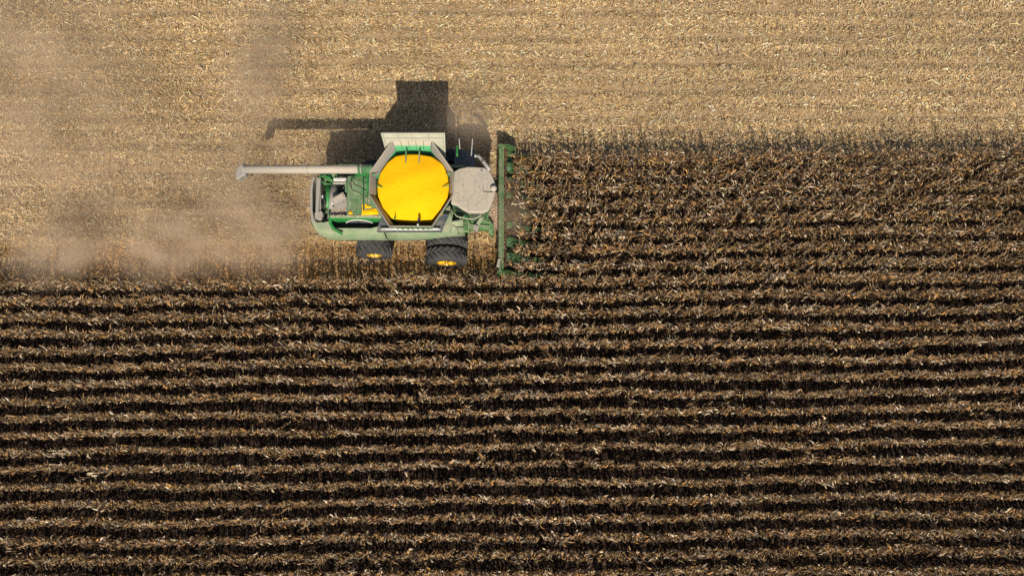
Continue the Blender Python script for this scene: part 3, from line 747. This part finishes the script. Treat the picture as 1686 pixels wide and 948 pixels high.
for k in range(9):
    y = hy0 + 0.35 + k * (hy1 - hy0 - 0.7) / 8
    MB().prism([V3(hx + 0.08, y - 0.03, 1.385), V3(hx + 0.08, y + 0.03, 1.385), V3(hx - 0.1, y + 0.03, 1.385), V3(hx - 0.1, y - 0.03, 1.385)],
               [V3(hx + 0.14, y - 0.03, 1.1), V3(hx + 0.14, y + 0.03, 1.1), V3(hx - 0.14, y + 0.03, 0.5), V3(hx - 0.14, y - 0.03, 0.5)]).build('beam_bracket', M['green'], head)
MB().tube([(hx - 0.12, hy0 + 0.5, 1.3), (hx - 0.13, YC, 1.27), (hx - 0.12, hy1 - 0.8, 1.3)], 0.02, 6).build('hydraulic_hose', M['black'], head)
for x in range(8):
    y = YC + (x - 3.5) * PITCH
    MB().box((0.0, y - 0.09, 0.55), (0.9, 0.05, 0.06)).box((0.0, y + 0.09, 0.55), (0.9, 0.05, 0.06)).build('deck_plate', M['grey_dark'], head)

# --- wheels
def wheel(x, y, rad, wid, lugs, side, rimr):
    e = bpy.data.objects.new('wheel', None); C.objects.link(e); e.parent = root
    c = V3(x, y, rad)
    pr = [(-0.5, rimr), (-0.49, rad * 0.80), (-0.44, rad * 0.91), (-0.33, rad * 0.925), (0, rad * 0.935), (0.33, rad * 0.925), (0.44, rad * 0.90), (0.49, rad * 0.80), (0.5, rimr), (0.3, rimr * 0.95), (-0.3, rimr * 0.95)]
    n = 64; rings = []
    for i in range(n + 1):
        t = 2 * math.pi * i / n
        rings.append([c + V3(r * math.cos(t), a * wid, r * math.sin(t)) for a, r in pr])
    m = MB(); m.loft(rings, close=True, cap=False)
    for i in range(lugs):
        for sg in (-1, 1):
            t0 = 2 * math.pi * (i + (0.5 if sg > 0 else 0)) / lugs
            st = []
            for k in range(5):
                f = k / 4; a = sg * (0.02 + 0.47 * f) * wid; t = t0 - (-0.30 * f) * side * 1.0
                ro = rad * (1.0 - 0.06 * f ** 3); ri = rad * (0.91 if f < 0.9 else 0.86)
                hwid = 0.030 / rad * (1 + 0.35 * f)
                st.append([c + V3(r * math.cos(t + q), a, r * math.sin(t + q)) for r, q in ((ri, -hwid * 1.3), (ro, -hwid), (ro, hwid), (ri, hwid * 1.3))])
            m.loft(st, close=True)
    m.build('tyre', M['rubber'], e)
    # rim disc, dished, with holes suggested by bolts and a hub
    m = MB(); o_ = side  # side = -1: outer face towards -y
    prf = [(0.47, rimr * 1.0), (0.43, rimr * 1.02), (0.38, rimr * 0.9), (0.16, rimr * 0.84), (0.12, rimr * 0.5), (0.20, rimr * 0.3), (0.26, rimr * 0.28), (0.26, 0.001)]
    rings = []
    for i in range(41):
        t = 2 * math.pi * i / 40
        rings.append([c + V3(r * math.cos(t), o_ * a * wid, r * math.sin(t)) for a, r in prf])
    m.loft(rings); rm = m.build('rim', M['yellow'], e, solid=0.015, smooth=True)
    for i in range(10):
        t = 2 * math.pi * i / 10; r = rimr * 0.66
        q = c + V3(r * math.cos(t), o_ * 0.15 * wid, r * math.sin(t))
        MB().tube([q, q + V3(0, o_ * 0.05, 0)], 0.055, 8).build('hub', M['black'], e) if i % 2 == 0 else None
    return e
FX, RX = -3.13, -6.62
for s_ in (-1, 1):
    wheel(FX, YC + s_ * 2.42, 1.02, 0.62, 20, s_, 0.50)
    wheel(FX, YC + s_ * 1.68, 1.02, 0.62, 20, s_, 0.50)
    wheel(RX, YC + s_ * 1.98, 0.88, 0.68, 18, s_, 0.38)

# ------------------------------------------------------------------ grain in the tank
def grain_heap():
    m = bmesh.new(); nr, na = 26, 72
    GP = [(690, 255), (712, 258), (729, 270), (737, 288), (739.5, 308), (737, 325), (726, 344), (711, 361), (680, 363), (645, 360), (631, 343), (623, 325), (621.5, 305), (626, 286), (638, 268), (652, 257), (668, 255)]
    edge = [P(x, y, 4.66) for x, y in GP]; edge = [Vector((p.x, p.y, 0)) for p in edge]; ne = len(edge)
    def kof(p):      # how far out towards the rim the outline reaches
        return min(1.0, max(abs((p - cen).x) / 1.82, abs((p - cen).y) / 1.86))
    def ray(t):
        d = Vector((math.cos(t), math.sin(t), 0)); best = 9
        for i in range(ne):
            a, b = edge[i] - cen, edge[(i + 1) % ne] - cen
            den = d.x * (b - a).y - d.y * (b - a).x
            if abs(den) < 1e-9: continue
            k = (a.x * (b - a).y - a.y * (b - a).x) / den; u = (a.x * d.y - a.y * d.x) / den
            if k > 0 and -1e-6 <= u <= 1 + 1e-6: best = min(best, k)
        return best
    rad = [ray(2 * math.pi * j / na) for j in range(na)]
    rings = []
    for i in range(nr + 1):
        f = i / nr; ring = []
        for j in range(na):
            t = 2 * math.pi * j / na; r = rad[j] * f
            x, y = r * math.cos(t), r * math.sin(t)
            z = 4.92 - 0.24 * f ** 2.2 + 0.018 * math.sin(3.1 * x + 1.2 * y) + 0.012 * math.sin(5.3 * y - 2 * x) + random.uniform(-.006, .006)
            ring.append(m.verts.new((cen.x + x, cen.y + y, z)))
            if i == 0: break
        rings.append(ring)
    low_ = [m.verts.new((cen.x + (v.co.x - cen.x) * 0.92, cen.y + (v.co.y - cen.y) * 0.92, 3.5)) for v in rings[-1]]
    for j in range(na):
        k = (j + 1) % na
        m.faces.new((rings[0][0], rings[1][j], rings[1][k]))
        for i in range(1, nr): m.faces.new((rings[i][j], rings[i + 1][j], rings[i + 1][k], rings[i][k]))
        m.faces.new((rings[-1][j], low_[j], low_[k], rings[-1][k]))
    bmesh.ops.recalc_face_normals(m, faces=m.faces)
    me = bpy.data.meshes.new('grain_heap'); m.to_mesh(me); m.free(); me.materials.append(M['grain']); me.shade_smooth()
    o = bpy.data.objects.new('grain_heap', me); C.objects.link(o)
    tag(o, 'bright yellow shelled corn heaped in the octagonal grain tank', 'grain', kind='stuff')
grain_heap()
def spill():
    m = bmesh.new()
    for pts in ([(595, 354), (597, 347), (612, 344), (619, 343), (624, 352), (622, 353)], [(601, 334), (605, 338), (612, 340), (611, 342), (604, 342), (601, 344)], [(573, 352), (577, 346), (581, 352), (579, 353)], [(596, 337), (598, 337), (598, 352), (596, 352)]):
        t = [P(x, y, 3.385) for x, y in pts]; c = sum(t, Vector()) / len(t) + V3(0, 0, 0.05)
        cv = m.verts.new(c); a = [m.verts.new(p) for p in t]; b = [m.verts.new((p.x, p.y, 3.362)) for p in t]
        for i in range(len(t)):
            k = (i + 1) % len(t); m.faces.new((cv, a[i], a[k])); m.faces.new((a[i], b[i], b[k], a[k]))
    bmesh.ops.recalc_face_normals(m, faces=m.faces)
    me = bpy.data.meshes.new('spilled_grain'); m.to_mesh(me); m.free(); me.materials.append(M['grain'])
    o = bpy.data.objects.new('spilled_grain', me); C.objects.link(o)
    tag(o, 'small patches of yellow corn spilled on the green deck behind the tank', 'spilled grain', kind='stuff')
spill()

# ------------------------------------------------------------------ chaff lying on the head and feeder house
n = 5200; X = rng.uniform(-1.75, -0.62, n); Y = rng.normal(YC - 0.1, 0.62, n).clip(YC - 1.05, YC + 0.7)
Z = 2.0 - (X + 2.6) / 2.05 * 0.9 + rng.uniform(0.01, 0.07, n)
chC = [(0.50, 0.36, 0.27), (0.62, 0.50, 0.38), (0.34, 0.22, 0.14), (0.45, 0.30, 0.16)]
c1 = straws(X, Y, Z, rng.uniform(0.04, 0.14, n), rng.uniform(0.02, 0.04, n), rng.uniform(0, 6.28, n), rng.normal(-0.3, 0.3, n), pal(n, chC, [3, 2, 2, 1]), rng.normal(0, 0.15, n))
n = 11000; X = rng.uniform(hx + 0.10, 0.35, n); Y = np.where(rng.random(n) < 0.6, rng.normal(YC + 0.1, 0.7, n), rng.uniform(hy0 + 0.1, hy1 - 0.1, n)).clip(hy0 + .1, hy1 - .1); X = np.where(np.abs(Y - YC - 0.1) > 1.3, hx + 0.1 + rng.uniform(0, 0.14, n), X)
c2 = straws(X, Y, 0.86 + rng.uniform(0, 0.22, n) - 0.15 * np.abs(np.sin((Y - YC) * 2.2)), rng.uniform(0.06, 0.3, n), rng.uniform(0.02, 0.045, n), rng.uniform(0, 6.28, n), rng.normal(0, 0.3, n), 0.55 * pal(n, LEAFC, LEAFW), rng.normal(0, 0.15, n))
def bits(n, x0, x1, y0, y1, z):
    a, b = P(x0, y1, z), P(x1, y0, z); X = rng.uniform(a.x, b.x, n); Y = rng.uniform(a.y, b.y, n)
    return straws(X, Y, np.full(n, z + 0.012), rng.uniform(0.03, 0.10, n), rng.uniform(0.015, 0.03, n), rng.uniform(0, 6.28, n), rng.normal(0, 0.1, n), pal(n, chC, [2, 3, 1, 1]), rng.normal(0, 0.15, n))
loose = [bits(90, 572, 598, 291, 352, 3.345), bits(60, 600, 610, 325, 352, 3.365), bits(70, 544, 625, 354, 357.5, 3.365), bits(60, 630, 725, 373, 380, 3.265), bits(50, 546, 570, 342, 352, 3.145), bits(45, 752, 805, 285, 340, 3.96), bits(120, 523, 570, 300, 365, 2.53)]
me = np_mesh('chaff', *joinp([c1, c2] + loose)); me.materials.append(M['straw'])
o = bpy.data.objects.new('chaff', me); C.objects.link(o)
tag(o, 'pinkish brown chaff and broken leaves piled on the corn head in front of the cab, with loose bits on the decks', 'chaff', kind='stuff')

# ------------------------------------------------------------------ dust
def dust_mat(name, dens, sc, thr, seed):
    m = bpy.data.materials.new(name); m.use_nodes = True; nt = m.node_tree; nt.nodes.remove(nt.nodes['Principled BSDF'])
    pv = N(nt, 'ShaderNodeVolumePrincipled'); nt.links.new(pv.outputs[0], nt.nodes['Material Output'].inputs['Volume'])
    pv.inputs['Color'].default_value = (0.90, 0.745, 0.57, 1); pv.inputs['Anisotropy'].default_value = 0.1
    tc = N(nt, 'ShaderNodeTexCoord'); ln = N(nt, 'ShaderNodeVectorMath', operation='LENGTH'); nt.links.new(tc.outputs['Object'], ln.inputs[0])
    f = mathn(nt, 'SUBTRACT', 1.0, ln.outputs['Value'], clamp=True); f = mathn(nt, 'POWER', f, 1.3)
    g = N(nt, 'ShaderNodeNewGeometry'); n = N(nt, 'ShaderNodeTexNoise', noise_dimensions='4D'); nt.links.new(g.outputs['Position'], n.inputs['Vector'])
    n.inputs['Scale'].default_value = sc; n.inputs['Detail'].default_value = 3; n.inputs['Roughness'].default_value = 0.55; n.inputs['W'].default_value = seed; n.inputs['Distortion'].default_value = 0.6
    k = mathn(nt, 'MULTIPLY', mathn(nt, 'SUBTRACT', n.outputs['Fac'], thr, clamp=True), dens / (0.56 - thr))
    nt.links.new(mathn(nt, 'MULTIPLY', f, k), pv.inputs['Density'])
    return m
def dust(px, py, z, rx, ry, rz, dens, label, sc=0.5, thr=0.38, seed=0.0):
    me = bpy.data.meshes.new('dust_cloud'); bm = bmesh.new(); bmesh.ops.create_icosphere(bm, subdivisions=3, radius=1); bm.to_mesh(me); bm.free()
    me.materials.append(dust_mat('drifting_dust', dens, sc, thr, seed))
    o = bpy.data.objects.new('dust_cloud', me); o.location = P(px, py, z); o.scale = (rx, ry, rz); C.objects.link(o)
    tag(o, label, 'dust', kind='stuff')
dust(85, 418, 1.9, 2.8, 2.0, 1.8, 0.75, 'pale dust puff over the crop edge at the far left', sc=0.7, thr=0.42, seed=1.0)
dust(265, 408, 1.9, 4.4, 2.3, 1.8, 0.62, 'grey brown dust bank low over the crop edge, left of centre', sc=0.7, thr=0.41, seed=2.3)
dust(405, 395, 1.9, 4.4, 2.6, 1.8, 0.65, 'grey brown dust rolling out behind the rear wheels', sc=0.6, thr=0.40, seed=3.1)
dust(450, 300, 1.9, 6.2, 4.6, 1.8, 0.34, 'thin brown dust hanging behind the machine under the unloading auger', sc=0.5, thr=0.36, seed=4.7)
dust(170, 300, 2.0, 8.5, 5.0, 1.9, 0.22, 'thin dust veil over the harvested ground at the left', sc=0.4, thr=0.36, seed=5.2)
dust(40, 120, 2.2, 8.5, 8.5, 2.1, 0.27, 'broad pale dust haze at the upper left corner', sc=0.35, thr=0.33, seed=6.4)
dust(425, 120, 2.0, 2.6, 6.5, 1.9, 0.30, 'narrow dust plume drifting up above the auger spout', sc=0.35, thr=0.32, seed=7.7)
dust(765, 205, 2.0, 2.2, 1.8, 1.8, 0.4, 'faint dust over the shadow beside the cab', seed=8.1)
dust(842, 345, 2.2, 1.2, 1.8, 1.2, 0.42, 'small brown dust puff over the middle of the corn head', sc=0.8, seed=9.4)
